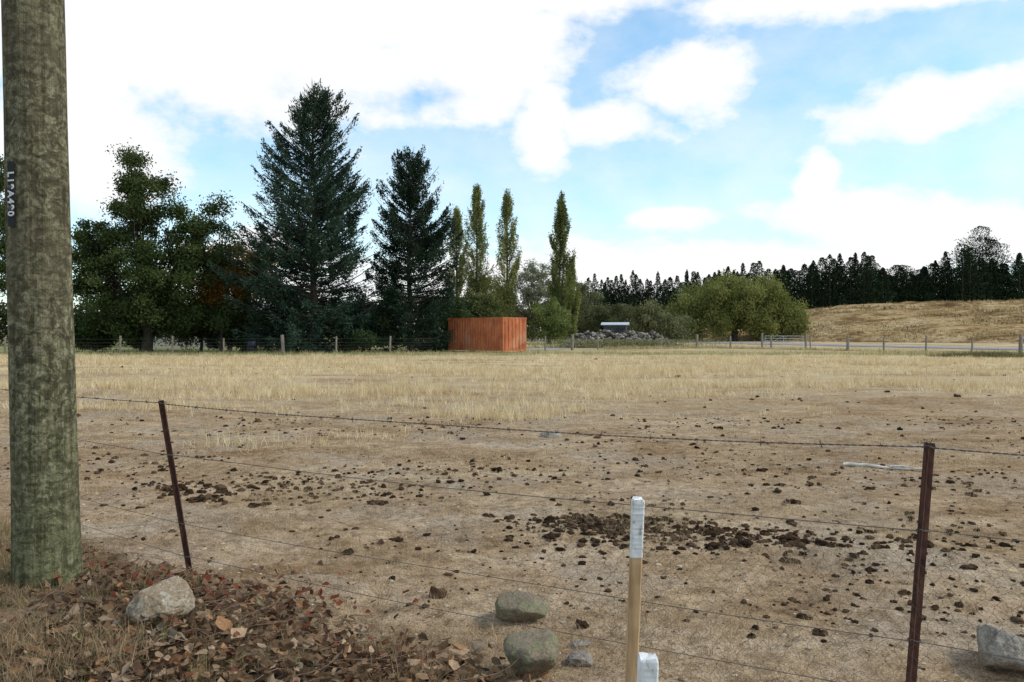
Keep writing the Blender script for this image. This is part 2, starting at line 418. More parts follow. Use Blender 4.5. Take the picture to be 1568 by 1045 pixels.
broadleaf("ash_tree", 3.1, 118, 3, [(0, 0, 8.4, 3.4, 2.6, 3.4, 2), (-2.4, 0, 6, 2.6, 2, 3, 1)], 100, 150, (.15, .16, .10), (.33, .33, .21), lsz=.19, rc=.8)
broadleaf("ash_tree", 9.8, 124, 3, [(0, 0, 6.4, 4, 2.6, 3.0, 2)], 70, 170, (.10, .11, .055), (.24, .24, .125), lsz=.22, rc=.9)
broadleaf("maple_tree", -3.0, 112, 3, [(0, 0, 6.4, 3.2, 2.6, 3.2, 2)], 70, 200, (.13, .14, .04), (.33, .27, .08), lsz=.2, rc=.9)
broadleaf("hazel_shrub", 4.4, 96, 1, [(0, 0, 2.8, 2.6, 2, 2.7, 2)], 55, 220, (.10, .14, .042), (.24, .27, .09), lsz=.18, rc=.7)
broadleaf("hazel_shrub", -3.2, 92, 1, [(0, 0, 3.2, 3.2, 2, 2.9, 2)], 60, 220, (.08, .10, .035), (.20, .21, .075), lsz=.18, rc=.7)
broadleaf("hazel_shrub", 13.6, 118, 1, [(0, 0, 2.8, 4.2, 2, 2.8, 2)], 60, 220, (.06, .07, .033), (.16, .17, .075), lsz=.2, rc=.8)

def treeline(name, pts, hfun, n, cA, cB, depth=4, size=.45, zf=None):
    g = Geo(); pts = np.array(pts, float)
    seg = np.linalg.norm(np.diff(pts, axis=0), axis=1); cum = np.concatenate([[0], np.cumsum(seg)])
    s = rng.uniform(0, cum[-1], n)
    px = np.interp(s, cum, pts[:, 0]); py = np.interp(s, cum, pts[:, 1])
    P = np.zeros((n, 3)); dd = rng.uniform(-1, 1, n)
    P[:, 0] = px+rng.normal(size=n)*.3; P[:, 1] = py+dd*depth/2
    top = hfun(s)*(1-.25*dd*dd)
    P[:, 2] = top*(rng.random(n)**.6)
    if zf is not None: P[:, 2] += zf(P[:, 0], P[:, 1])
    C = mixcol(cA, cB, vnoise(P[:, 0]*.8, P[:, 2]*.9, 5)*.9+rng.normal(size=n)*.15)
    leaves(g, P, size, size*.6, C)
    return g.out(name, M_leaf)
treeline("background_hedgerow", [(-110, 84), (-60, 86), (-4, 92)], lambda s: 3.2+3.4*fbm(s/6, s*0, 3, 3), 55000, (.03, .042, .02), (.11, .12, .055))
treeline("background_scrub", [(-6, 128), (14, 132), (30, 134)], lambda s: 3.5+4.0*fbm(s/4, s*0+2, 8, 3), 36000, (.06, .065, .035), (.19, .20, .095), size=.4)

def pine_row(name, trees, zf, cA, cB, per=2000, sz=.5):
    g = Geo(); gt = Geo()
    for (x, y, H, R, rnd) in trees:
        z0 = float(zf(np.array(x), np.array(y)))
        pp = int(per*(1.8 if H > 11.5 and rnd else 1))
        t = rng.random(pp)**1.05
        if rnd: prof = np.sqrt(np.clip(1-(2*t-.8)**2/1.45, 0.02, 1))
        else:
            pw = rng.uniform(.45, .75); prof = np.clip((1-t)**pw*1.05, 0, 1)
        lay = .80+.18*np.sin(t*H*2.6+rng.random()*6)
        az = rng.uniform(0, 6.283, pp)
        rad = R*prof*lay*(rng.random(pp)**.4)*(.65+.7*vnoise(az*1.2, t*H*.7, int(x*3) % 97))
        P = np.stack([x+rad*np.cos(az), y+rad*np.sin(az), z0+H*t+rad*.15], 1)
        d = np.stack([np.cos(az), np.sin(az), np.full(pp, .7)], 1)
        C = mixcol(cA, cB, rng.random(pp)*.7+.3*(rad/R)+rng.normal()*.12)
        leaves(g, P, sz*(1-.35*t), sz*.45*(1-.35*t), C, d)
        tube(gt, [[x, y, z0-.5], [x, y, z0+H*.5], [x, y, z0+H*.93]], [.25, .15, .02], 4)
    e = empty(name); g.out("crowns", M_needle, False, e); gt.out("trunks", M_bark, True, e); return e
tr = []
x = 46
while x < 165:
    H = 9.0+.9*math.sin(x*.31)+rng.uniform(-1.5, .9)+(.7 if 56 < x < 66 else 0)-(1.6 if 69 < x < 78 else 0)
    tr.append((x, 152+rng.uniform(-2, 2), H, rng.uniform(2.4, 3.2), False)); x += rng.uniform(.7, 1.8)
x = 42
while x < 165:
    tr.append((x, 156+rng.uniform(-2, 2), rng.uniform(6.4, 7.8), rng.uniform(2.8, 3.4), True)); x += rng.uniform(1.6, 2.3)
tr += [(91.5, 156, 14.6, 4.6, True), (94.5, 157, 12.2, 4.0, True), (88, 156, 11.2, 3.6, True), (91.5, 155, 12.4, 5.4, True)]
x = 29
while x < 47:
    tr.append((x, 158+rng.uniform(-2, 2), 11.4+rng.uniform(-1.6, 1.0)-(x-29)*.10, rng.uniform(2.0, 2.9), False)); x += rng.uniform(.8, 1.7)
    if rng.random() < .85: tr.append((x, 160, rng.uniform(7.5, 9.2), 2.8, True))
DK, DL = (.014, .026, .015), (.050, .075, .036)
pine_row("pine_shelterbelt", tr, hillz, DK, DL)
tr = []; x = 10.5
while x < 28.6:
    tr.append((x, 164+rng.uniform(-2, 2), 11.8+2.0*((x-10)/19)+rng.uniform(-1.7, .9)-(1.5 if x > 27.6 else 0), rng.uniform(1.9, 2.8), False)); x += rng.uniform(.6, 1.4)
    if rng.random() < .85: tr.append((x-.5, 166, rng.uniform(9.0, 10.8), 2.5, True))
pine_row("pine_shelterbelt", tr, lambda a, b: a*0, DK, DL)

# ------------------------------------------------------------------ shipping container
def rust_paint():
    m, nt, p, o = newmat("orange_container_paint")
    v = objc(nt)
    c = ramp(nt, nz(nt, 1.2, 4, .6, v), [(.35, (.38, .105, .042)), (.6, (.55, .18, .072))])
    st = ramp(nt, nz(nt, 3, 4, .7, scalev(nt, v, (2, 2, .25))), [(.52, 0.0), (.70, .75)])
    c = mix(nt, st, c, (.17, .06, .035))
    c = mix(nt, ramp(nt, nz(nt, .7, 4, .6, v), [(.54, 0.0), (.64, .6)]), c, (.52, .27, .16))
    nt.links.new(c, p.inputs[0]); p.inputs["Roughness"].default_value = .7
    return m
cont = empty("shipping_container", (-.66, 57.4, 0)); cont.rotation_euler = (0, 0, math.radians(-45))
MC = rust_paint()
Lc, Wc, Hc = 6.06, 2.44, 2.59
def corr(name, a, b, zlo, zhi, nrm, per=.28, dep=.036):
    a = np.array(a, float); b = np.array(b, float); nrm = np.array(nrm, float)
    L = np.linalg.norm(b-a); d = (b-a)/L; n = int(L/per); per = L/n
    pr = []
    for i in range(n):
        for f, q in ((.0, 0), (.25, 0), (.37, -1), (.75, -1), (.88, 0)): pr.append(((i+f)*per, q*dep))
    pr.append((L, 0)); pr = np.array(pr)
    pt = a+pr[:, :1]*d+pr[:, 1:]*nrm
    k = len(pt); V = np.zeros((2*k, 3)); V[:k, :2] = pt; V[:k, 2] = zlo; V[k:, :2] = pt; V[k:, 2] = zhi
    mesh_np(name, V, np.array([[i, i+1, k+i+1, k+i] for i in range(k-1)]), MC, parent=cont)
e_ = .03
corr("side_panel", (-Lc+.1, e_), (-.1, e_), .24, Hc-.08, (0, -1), dep=-.036)
corr("rear_side_panel", (-Lc+.1, Wc-e_), (-.1, Wc-e_), .24, Hc-.08, (0, 1), dep=-.036)
corr("end_panel", (-e_, .1), (-e_, Wc-.1), .24, Hc-.08, (1, 0), dep=-.045, per=.36)
g = Geo()
for cx in (-.06, -Lc+.06):
    for cy in (.06, Wc-.06):
        box(g, (cx, cy, Hc/2+.06), (.12, .12, Hc-.14))
        box(g, (cx, cy, .13), (.17, .17, .12)); box(g, (cx, cy, Hc-.06), (.17, .17, .12))
for cy in (.05, Wc-.05):
    box(g, (-Lc/2, cy, .18), (Lc-.34, .09, .13)); box(g, (-Lc/2, cy, Hc-.05), (Lc-.34, .09, .09))
for cx in (-.05, -Lc+.05):
    box(g, (cx, Wc/2, .18), (.09, Wc-.34, .13)); box(g, (cx, Wc/2, Hc-.05), (.09, Wc-.34, .09))
for q in (.27, .73): box(g, (-Lc+.09, Wc*q, 1.33), (.05, Wc*.44, 2.2))
for q in (.15, .4, .6, .85): tube(g, [[-Lc+.045, Wc*q, .25], [-Lc+.045, Wc*q, 2.5]], .02, 6)
g.out("frame", MC, False, cont)
g = Geo(); box(g, (-Lc/2, Wc/2, Hc-.085), (Lc-.2, Wc-.2, .03)); box(g, (-Lc/2, Wc/2, .2), (Lc-.25, Wc-.25, .05)); g.out("roof_and_floor", MC, False, cont)
g = Geo()
for cx in (-.3, -Lc+.3):
    for cy in (.2, Wc-.2): box(g, (cx, cy, .035), (.4, .2, .075))
g.out("timber_blocks", M_wood, False, cont)

# ------------------------------------------------------------------ rocks
def ico(sub):
    bm = bmesh.new(); bmesh.ops.create_icosphere(bm, subdivisions=sub, radius=1)
    V = np.array([v.co[:] for v in bm.verts]); F = np.array([[v.index for v in f.verts] for f in bm.faces]); bm.free(); return V, F
from mathutils import noise as mn
I1 = ico(1); I2 = ico(2); I4 = ico(5)
def rock(name, loc, size, rz, seed, mat):
    V, F = I4
    d = V.copy()
    r2 = np.random.default_rng(seed)
    for i in range(13):
        n = r2.normal(size=3); n /= np.linalg.norm(n); k = r2.uniform(.55, .86)
        dp = d@n; over = np.maximum(dp-k, 0); d = d-np.outer(over*.90, n)
    off = r2.uniform(0, 50, 3)
    nn = np.array([mn.fractal(Vector(v*1.6+off), 1, 2, 5) for v in V])
    n2 = np.array([mn.fractal(Vector(v*9+off), 1, 2, 3) for v in V])
    d = d*(1+.08*nn+.03*n2)[:, None]
    d *= np.array(size)/2*1.12
    ob = mesh_np(name, d, F, mat, None, True); ob.location = loc; ob.rotation_euler = (r2.uniform(-.1, .1), r2.uniform(-.1, .1), rz)
    return ob
def rockmat(name, a, b, lich, amt=.55):
    m, nt, p, o = newmat(name); v = objc(nt)
    n1 = nz(nt, 9, 8, .65, v); c = ramp(nt, n1, [(.3, a), (.7, b)])
    c = mix(nt, ramp(nt, nz(nt, 16, 6, .7, v, 1.5), [(.49, 0.0), (.57, amt)]), c, lich)
    c = mix(nt, .65, c, ramp(nt, nz(nt, 80, 4, .7, v), [(.35, .4), (.6, 1.0)]), 'MULTIPLY')
    sx = nt.nodes.new("ShaderNodeSeparateXYZ"); nt.links.new(v, sx.inputs[0])
    c = mix(nt, maprange(nt, mth(nt, 'ADD', sx.outputs[2], mth(nt, 'MULTIPLY', n1, .06)), .03, -.03, 0, .7), c, (.24, .165, .10))
    nt.links.new(c, p.inputs[0]); p.inputs["Roughness"].default_value = .95; p.inputs["Specular IOR Level"].default_value = .1
    bump(nt, p, mth(nt, 'ADD', n1, mth(nt, 'MULTIPLY', nz(nt, 50, 5, .7, v), .35)), 1.0, .03); return m
RM1 = rockmat("tan_stone", (.26, .18, .11), (.48, .37, .25), (.56, .49, .38), .8)
RM2 = rockmat("mossy_stone", (.17, .13, .09), (.38, .30, .21), (.25, .27, .13), .7)
RM3 = rockmat("grey_stone", (.19, .16, .13), (.42, .36, .29), (.52, .47, .39))
def tz(x, y): return float(terrain(np.array(x), np.array(y)))
def rk(x, y, size, rz, seed, mat, sink=.25): return rock("field_stone", (x, y, tz(x, y)+size[2]*(.5-sink)), size, rz, seed, mat)
rk(-1.74, 3.98, (.31, .25, .24), .3, 2, RM1, .2)
rk(.03, 4.42, (.34, .24, .16), .2, 5, RM2, .25)
rk(.085, 3.72, (.27, .24, .25), .8, 8, RM2, .2)
rk(.33, 3.86, (.14, .12, .08), .8, 9, RM3, .35)
rk(.335, 4.05, (.13, .06, .04), .2, 19, RM3, .3)
rk(2.36, 3.80, (.38, .26, .24), 1.2, 14, RM3, .2)
rk(.62, 12.3, (.34, .25, .12), .3, 15, RM3)
rk(-.95, 3.70, (.1, .08, .07), .3, 25, RM1)

def scatter_rocks(g, P, S, C, base, flat=.7, jit=.22):
    V, F = base; n = len(P); k = len(V)
    D = V[None]*(1+rng.normal(size=(n, k, 1))*jit)
    sc = S[:, None]*np.stack([rng.uniform(.7, 1.3, n), rng.uniform(.7, 1.3, n), rng.uniform(.6, 1.1, n)*flat], 1)
    D = D*sc[:, None]
    a = rng.uniform(0, 6.28, n); c, s = np.cos(a)[:, None], np.sin(a)[:, None]
    x = D[..., 0]*c-D[..., 1]*s; y = D[..., 0]*s+D[..., 1]*c
    D = np.stack([x, y, D[..., 2]], -1)+P[:, None]
    FF = (F[None]+(np.arange(n)*k)[:, None, None]).reshape(-1, 3)
    g.add(D.reshape(-1, 3), FF, np.repeat(C, k, axis=0))
g = Geo(); n = 2000
u = rng.uniform(-1, 1, n); v = rng.uniform(-1, 1, n)
env = np.clip(1-u**4, 0, 1)*(1-np.abs(v))*(.7+.6*vnoise(u*5, v*2, 3))
P = np.stack([10.3+u*5.6, 76.3+v*2.3, env*1.95*rng.uniform(.4, 1, n)+.05], 1)
C = mixcol((.08, .065, .05), (.42, .38, .32), rng.random(n)**1.3)
scatter_rocks(g, P, rng.uniform(.10, .28, n), C, I1, .75)
g.out("rock_pile", attr_mat("pile_stone", 0, 6))
g = Geo(); n = 9000
P = np.stack([10.3+rng.normal(size=n)*4, 74.3+rng.normal(size=n)*.6, rng.random(n)**2*.8], 1)
leaves(g, P, .25, .05, mixcol((.14, .16, .05), (.42, .38, .18), rng.random(n)), np.tile([0, 0, 1.], (n, 1))); g.out("weeds", M_grass)

# ------------------------------------------------------------------ shed and cottage
M_glass = simple("dark_glass", [(.3, (.02, .02, .025)), (.7, (.05, .05, .06))], 2, .2, 0)
M_trim = simple("pale_trim", [(.3, (.5, .5, .48)), (.7, (.65, .65, .62))], 3, .6, 0)
def gable(name, loc, rz, L, W, H, rise, wall, roof, wins, trim, ov=.35):
    e = empty(name, loc); e.rotation_euler = (0, 0, rz)
    g = Geo(); t = .12
    box(g, (0, -W/2, H/2), (L, t, H)); box(g, (0, W/2, H/2), (L, t, H))
    box(g, (-L/2+t/2, 0, H/2), (t, W-t-.004, H)); box(g, (L/2-t/2, 0, H/2), (t, W-t-.004, H)); g.out("walls", wall, False, e)
    V = []
    for xx in (-L/2+.01, L/2-.01): V += [[xx, -W/2, H], [xx, W/2, H], [xx, 0, H+rise-.02]]
    mesh_np("gables", np.array(V), np.array([[0, 1, 2], [3, 5, 4]]), wall, parent=e)
    g = Geo(); sl = math.hypot(W/2+ov, rise*(W/2+ov)/(W/2)); an = math.atan2(rise, W/2)
    for sg in (-1, 1):
        R = Matrix.Rotation(-sg*an, 3, 'X')
        cy = sg*(W/2+ov)/2; cz = H+rise-abs(cy)*rise/(W/2)+.05
        box(g, (0, cy, cz), (L+.6, sl, .06), R)
    g.out("roof", roof, False, e)
    g = Geo(); gf = Geo()
    for (wx, wz, ww, wh) in wins:
        box(g, (wx, -W/2-t/2-.005, wz), (ww, .02, wh))
        for dx in (-ww/2-.04, ww/2+.04, 0): box(gf, (wx+dx, -W/2-t/2-.02, wz), (.07, .06, wh+.14))
        for dz in (-wh/2-.04, wh/2+.04): box(gf, (wx, -W/2-t/2-.02, wz+dz), (ww+.01, .055, .07))
    g.out("windows_and_door", M_glass, False, e)
    gf.out("frames", trim, False, e)
    return e
M_cream = simple("cream_weatherboard", [(.3, (.42, .38, .31)), (.7, (.54, .50, .42))], 6, .8, .2, sc=(1, 1, 12))
M_roof = simple("grey_iron_roof", [(.3, (.16, .13, .12)), (.7, (.25, .21, .19))], 4, .6, .3, sc=(8, 1, 1))
gable("cottage", (-30, 80, 0), .12, 13, 6.5, 2.5, 1.7, M_cream, M_roof, [(-4.5, 1.4, 1.3, 1.1), (-2, 1.4, 1.3, 1.1), (.6, 1.0, .9, 2.0), (3.8, 1.4, 1.5, 1.1)], M_trim)
M_white = simple("pale_grey_iron", [(.3, (.42, .44, .48)), (.7, (.56, .58, .62))], 4, .7, .2)
M_dark = simple("dark_boards", [(.3, (.03, .035, .04)), (.7, (.07, .07, .075))], 5, .7, .2)
gable("farm_shed", (10.9, 84, 0), -.2, 2.3, 1.9, 2.2, .22, M_dark, M_white, [(.5, 1.05, .8, 1.7)], M_dark, .12)

# ------------------------------------------------------------------ far post and wire fence
fe = empty("post_and_wire_fence"); g = Geo(); gw = Geo()
poly = np.array([(-62, 49), (-40, 51.5), (-14, 54.5), (-5.6, 56.2)], float)
poly2 = np.array([(2.6, 62.5), (9, 70), (18.5, 73), (26, 65), (32, 51), (38, 34), (44, 16)], float)
for pl in (poly, poly2):
    seg = np.linalg.norm(np.diff(pl, axis=0), axis=1); cum = np.concatenate([[0], np.cumsum(seg)])
    s = np.arange(0, cum[-1], 3.6); s = s+rng.normal(size=len(s))*.25; s = np.clip(s, 0, cum[-1])
    px = np.interp(s, cum, pl[:, 0]); py = np.interp(s, cum, pl[:, 1])
    for i, (a, b) in enumerate(zip(px, py)):
        big = (i % 4 == 1)
        h = rng.uniform(1.10, 1.28)+(.1 if big else 0); r = .125 if big else rng.uniform(.055, .08)
        lx, ly = rng.normal(size=2)*.04
        tube(g, [[a, b, -.2], [a+lx, b+ly, h]], [r, r*.93], 8)
    ss = np.linspace(0, cum[-1], 90); wx = np.interp(ss, cum, pl[:, 0]); wy = np.interp(ss, cum, pl[:, 1])
    for z in (.2, .4, .6, .8, 1.05): tube(gw, np.stack([wx, wy-.08, ss*0+z+.01*np.sin(ss)], 1), .005, 4)
g.out("posts", M_wood, True, fe)
M_wire = simple("weathered_wire", [(.3, (.075, .065, .055)), (.7, (.17, .15, .13))], 30, .7, 0, metal=.2)
gw.out("wires", M_wire, False, fe)
ge = empty("farm_gate", (23.6, 69.2, 0)); ge.rotation_euler = (0, 0, math.radians(-42)); g = Geo()
for z in (.3, .5, .72, .94, 1.15): tube(g, [[-1.7, 0, z], [1.7, 0, z]], .022, 6)
for xx in (-1.7, 0, 1.7): tube(g, [[xx, 0, .28], [xx, 0, 1.17]], .024, 6)
tube(g, [[-1.7, -.03, .3], [0, -.03, 1.15]], .018, 6)
g.out("gate_rails", simple("galv_tube", [(.3, (.35, .36, .37)), (.7, (.5, .5, .5))], 9, .4, 0, metal=.5), True, ge)
g = Geo()
for xx in (-1.95, 1.95): tube(g, [[xx, 0, -.2], [xx, 0, 1.4]], .1, 8)
g.out("gate_posts", M_wood, True, ge)
be = empty("plastic_barrel", (-18.2, 55.6, 0)); g = Geo()
prof = [(0, .26), (.02, .29), (.28, .30), (.3, .315), (.33, .30), (.58, .30), (.6, .315), (.63, .30), (.86, .29), (.88, .27)]
tube(g, [[0, 0, z] for z, r in prof], [r for z, r in prof], 20); g.out("drum", simple("blue_black_plastic", [(.3, (.01, .012, .02)), (.7, (.03, .035, .05))], 3, .4, 0), True, be)

# ------------------------------------------------------------------ near barbed wire fence
nf = empty("barbed_wire_fence")
M_rust = simple("rusty_steel", [(.3, (.035, .018, .014)), (.55, (.09, .04, .028)), (.75, (.16, .075, .045))], 40, .8, .4, .004, sc=(1, 1, .4), metal=.1)
def star_post(name, base, top, parent, rot):
    base = np.array(base, float); top = np.array(top, float)
    g = Geo(); ax = top-base; L = np.linalg.norm(ax); ax /= L
    u = np.cross(ax, [0, 1, 0]); u /= np.linalg.norm(u); v = np.cross(ax, u)
    prof = []
    for i in range(3):
        a = rot+i*2.0944; d = np.array([math.cos(a), math.sin(a)]); n_ = np.array([-d[1], d[0]])
        prof += [d*.022-n_*.0028, d*.022+n_*.0028, (d*.0035+np.array([math.cos(a+1.047), math.sin(a+1.047)])*.0035)]
    prof = np.array(prof); k = 9; nr = 40
    zz = np.linspace(0, L, nr); V = []
    for z in zz: V.append(base+ax*z+prof[:, :1]*u+prof[:, 1:]*v)
    V = np.concatenate(V)
    F = [[r*k+i, r*k+(i+1) % k, (r+1)*k+(i+1) % k, (r+1)*k+i] for r in range(nr-1) for i in range(k)]
    b = (nr-1)*k
    F += [[b+0, b+1, b+2, b+8], [b+3, b+4, b+5, b+2], [b+6, b+7, b+8, b+5]]
    g.add(V, np.array(F)); g.out(name, M_rust, False, parent)
    return lambda z: base+(top-base)*((z-base[2])/(top[2]-base[2]))
pL = star_post("star_post", (-2.11, 5.23, -.05), (-2.29, 5.20, 1.145), nf, .5)
pR = star_post("star_post", (1.615, 3.24, -.05), (1.695, 3.23, 1.145), nf, .9)
pA = star_post("star_post", (-7.6, 9.4, -.05), (-7.7, 9.4, 1.15), nf, .2)
pB = star_post("star_post", (5.5, 1.25, -.05), (5.55, 1.2, 1.15), nf, .2)
gw = Geo(); gb = Geo()
def barb(c, t):
    u = np.cross(t, [0, 0, 1]); u /= np.linalg.norm(u); w = np.cross(t, u)
    a = np.linspace(0, 4*math.pi, 14)
    tube(gb, c+t*(np.linspace(-.008, .008, 14))[:, None]+.0045*(np.cos(a)[:, None]*u+np.sin(a)[:, None]*w), .0019, 4)
    for q in range(4):
        an = rng.uniform(0, 6.28); d = math.cos(an)*u+math.sin(an)*w+t*rng.uniform(-.6, .6)
        tube(gb, [c, c+d*.019], [.002, .0008], 4)
for z, r, bb in ((1.13, .0024, True), (.79, .0021, False), (.34, .0019, False), (.12, .0019, False)):
    for (A, B, sag) in ((pA, pL, .03), (pL, pR, .035), (pR, pB, .02)):
        a = A(z); b = B(z); a = a+[0, -.02, 0]; b = b+[0, -.02, 0]
        n = 90; s = np.linspace(0, 1, n); L = np.linalg.norm(b-a)
        p_ = a+(b-a)*s[:, None]; p_[:, 2] -= sag*4*s*(1-s)*(1 if bb else .7)
        p_[:, 2] += .004*np.sin(s*9+z*9)
        if bb:
            n = int(L/.012); s = np.linspace(0, 1, n); q = np.stack([np.interp(s, np.linspace(0, 1, 90), p_[:, i]) for i in range(3)], 1)
            t = (b-a)/L; u = np.cross(t, [0, 0, 1]); w = np.cross(t, u); ph = s*L*2*math.pi/.06
            for sg in (0, math.pi):
                tube(gw, q+.0019*(np.cos(ph+sg)[:, None]*u+np.sin(ph+sg)[:, None]*w), .0016, 4)
            k = int(L/.235)
            for i in range(1, k):
                si = (i+.3+rng.uniform(-.06, .06))/k
                barb(np.array([np.interp(si, s, q[:, j]) for j in range(3)]), t)
        else: tube(gw, p_, r, 4)
for pp in (pL, pR):
    for z in (1.13, .79, .34, .12):
        c = pp(z); a = np.linspace(0, 6.4, 16)
        tube(gb, c+np.stack([.026*np.cos(a), .026*np.sin(a), .006*np.sin(a*2)], 1), .002, 4)
    c = pp(1.13)
    for q in range(4): tube(gb, [c, c+rng.normal(size=3)*np.array([.03, .01, .015])+[0, 0, .01]], .0016, 4)
gw.out("wires", M_wire, False, nf)
M_barb = simple("rusty_wire", [(.3, (.06, .05, .04)), (.7, (.16, .135, .12))], 60, .8, 0, metal=.2)
gb.out("barbs_and_ties", M_barb, False, nf)
g = Geo()
A = pL(0)[:2]; B = pR(0)[:2]; D = (B-A); D /= np.linalg.norm(D); Ltot = 9.0
cw, ch = .060, .052
nx = int(Ltot/cw); nzr = int(.70/ch)
def npnt(u_, z_):
    q = A+D*u_; off = .012*math.sin(u_*5+z_*7)
    sagz = -.05*math.sin(max(0, min(1, u_/4.38))*math.pi)+.014*math.sin(u_*9)+.006*math.sin(u_*31+z_*20)
    return [q[0]+.004*math.sin(u_*47+z_*63), q[1]-.015+off, max(.0, z_+sagz*(z_/.7))]
for i in range(nx):
    for j in range(nzr):
        u0 = (i+.5*(j % 2))*cw; z0 = .03+j*ch
        if u0 < 2.4: continue
        a = npnt(u0, z0); b = npnt(u0, z0+ch*.42); c = npnt(u0+cw*.5, z0+ch); d = npnt(u0-cw*.5, z0+ch)
        for (m1, m2) in ((a, b), (b, c), (b, d)): tube(g, [m1, m2], .00065, 4)
g.out("wire_netting", M_barb, False, nf)

# ------------------------------------------------------------------ utility pole
def pole_mat():
    m, nt, p, o = newmat("lichened_pole_wood"); v = objc(nt)
    n1 = nz(nt, 10, 5, .72, scalev(nt, v, (1, 1, .9)), 1.6)
    n2 = nz(nt, 30, 5, .7, scalev(nt, v, (1, 1, .9)), .8)
    n3 = nz(nt, 1.1, 3, .5, v)
    c = ramp(nt, n2, [(.36, (.10, .088, .05)), (.48, (.19, .172, .098)), (.58, (.30, .275, .175)), (.7, (.39, .36, .25))])
    c = mix(nt, ramp(nt, n1, [(.48, 0.0), (.54, .85)]), c, (.075, .064, .038))
    c = mix(nt, ramp(nt, n3, [(.45, 0.0), (.62, .55)]), c, (.14, .115, .07))
    sx = nt.nodes.new("ShaderNodeSeparateXYZ"); nt.links.new(v, sx.inputs[0])
    low = mth(nt, 'MULTIPLY', maprange(nt, sx.outputs[2], 1.6, 0.1), ramp(nt, n1, [(.3, .7), (.6, .25)]))
    c = mix(nt, low, c, (.16, .17, .07))
    wv = nz(nt, 16, 3, .5, scalev(nt, v, (.6, .6, 2.2)), .5)
    c = mix(nt, .5, c, ramp(nt, wv, [(.42, .45), (.5, 1.0)]), 'MULTIPLY')
    st = nz(nt, 20, 3, .6, scalev(nt, v, (1.3, 1.3, .05)))
    c = mix(nt, .5, c, ramp(nt, st, [(.38, .35), (.52, 1.0)]), 'MULTIPLY')
    nt.links.new(c, p.inputs[0]); p.inputs["Roughness"].default_value = 1.0; p.inputs["Specular IOR Level"].default_value = .1
    bump(nt, p, mth(nt, 'ADD', n2, mth(nt, 'MULTIPLY', st, 1.4)), 1.0, .014); return m
up = empty("utility_pole", (-2.69, 4.60, 0))
NA = 96
zz = np.concatenate([np.linspace(-.3, 4.2, 220), np.linspace(4.3, 9.2, 40)]); aa = np.arange(NA)*2*math.pi/NA
Zg, Ag = np.meshgrid(zz, aa, indexing='ij')
rad = .171-.004*Zg+.004*(vnoise(Ag/6.2832*40, Zg*.8, 4)-.5)*(.8)+.007*(fbm(np.cos(Ag)*2+9, np.sin(Ag)*2+Zg*1.5, 3, 3)-.5)+.02*np.exp(-np.clip(Zg, 0, 9)*3)
V = np.stack([rad*np.cos(Ag)-.0175*Zg, rad*np.sin(Ag), Zg], -1).reshape(-1, 3)
i = np.arange(len(zz)-1)[:, None]*NA; j = np.arange(NA)[None]; jn = (j+1) % NA
F = np.stack([i+j, i+jn, i+NA+jn, i+NA+j], -1).reshape(-1, 4)
mesh_np("pole_shaft", V, F, pole_mat(), None, True, up)
g = Geo(); box(g, (-.16, 0, 8.7), (2.2, .1, .12)); g.out("crossarm", M_wood, False, up)
g = Geo()
for xx in (-1.1, -.6, .3, .8):
    tube(g, [[xx, 0, 8.76], [xx, 0, 8.8], [xx, 0, 8.84], [xx, 0, 8.9], [xx, 0, 8.93]], [.02, .05, .03, .045, .015], 10)
g.out("insulators", simple("porcelain", [(.3, (.3, .15, .1)), (.7, (.35, .2, .12))], 3, .3, 0), True, up)
az = math.radians(-107); z0 = 2.36
rr = .1685; tx = rr*math.cos(az)-.0175*z0; ty = rr*math.sin(az)
te = empty("number_tag", (tx, ty, z0)); te.parent = up; te.rotation_euler = (0, 0, az+math.pi/2)
g = Geo(); box(g, (0, -.004, 0), (.040, .006, .36)); g.out("plate", simple("black_plate", [(.3, (.010, .010, .012)), (.7, (.02, .02, .02))], 20, .6, 0), False, te)
cu = bpy.data.curves.new("digits", 'FONT'); cu.body = "L19A490"; cu.size = .058; cu.extrude = .001; cu.space_character = 1.2
cu.align_x = 'CENTER'; cu.align_y = 'CENTER'; cu.offset = .0018
to = bpy.data.objects.new("digits", cu); scene.collection.objects.link(to)
bpy.context.view_layer.update()
dg = bpy.context.evaluated_depsgraph_get(); me = bpy.data.meshes.new_from_object(to.evaluated_get(dg)); bpy.data.objects.remove(to)
tm = bpy.data.objects.new("digits", me); link(tm, te)
me.materials.clear(); me.materials.append(simple("digit_metal", [(.3, (.6, .6, .57)), (.7, (.75, .75, .72))], 20, .5, 0))
tm.rotation_euler = Matrix(((0, 1, 0), (0, 0, -1), (-1, 0, 0))).to_euler()
tm.location = (0, -.0095, 0)

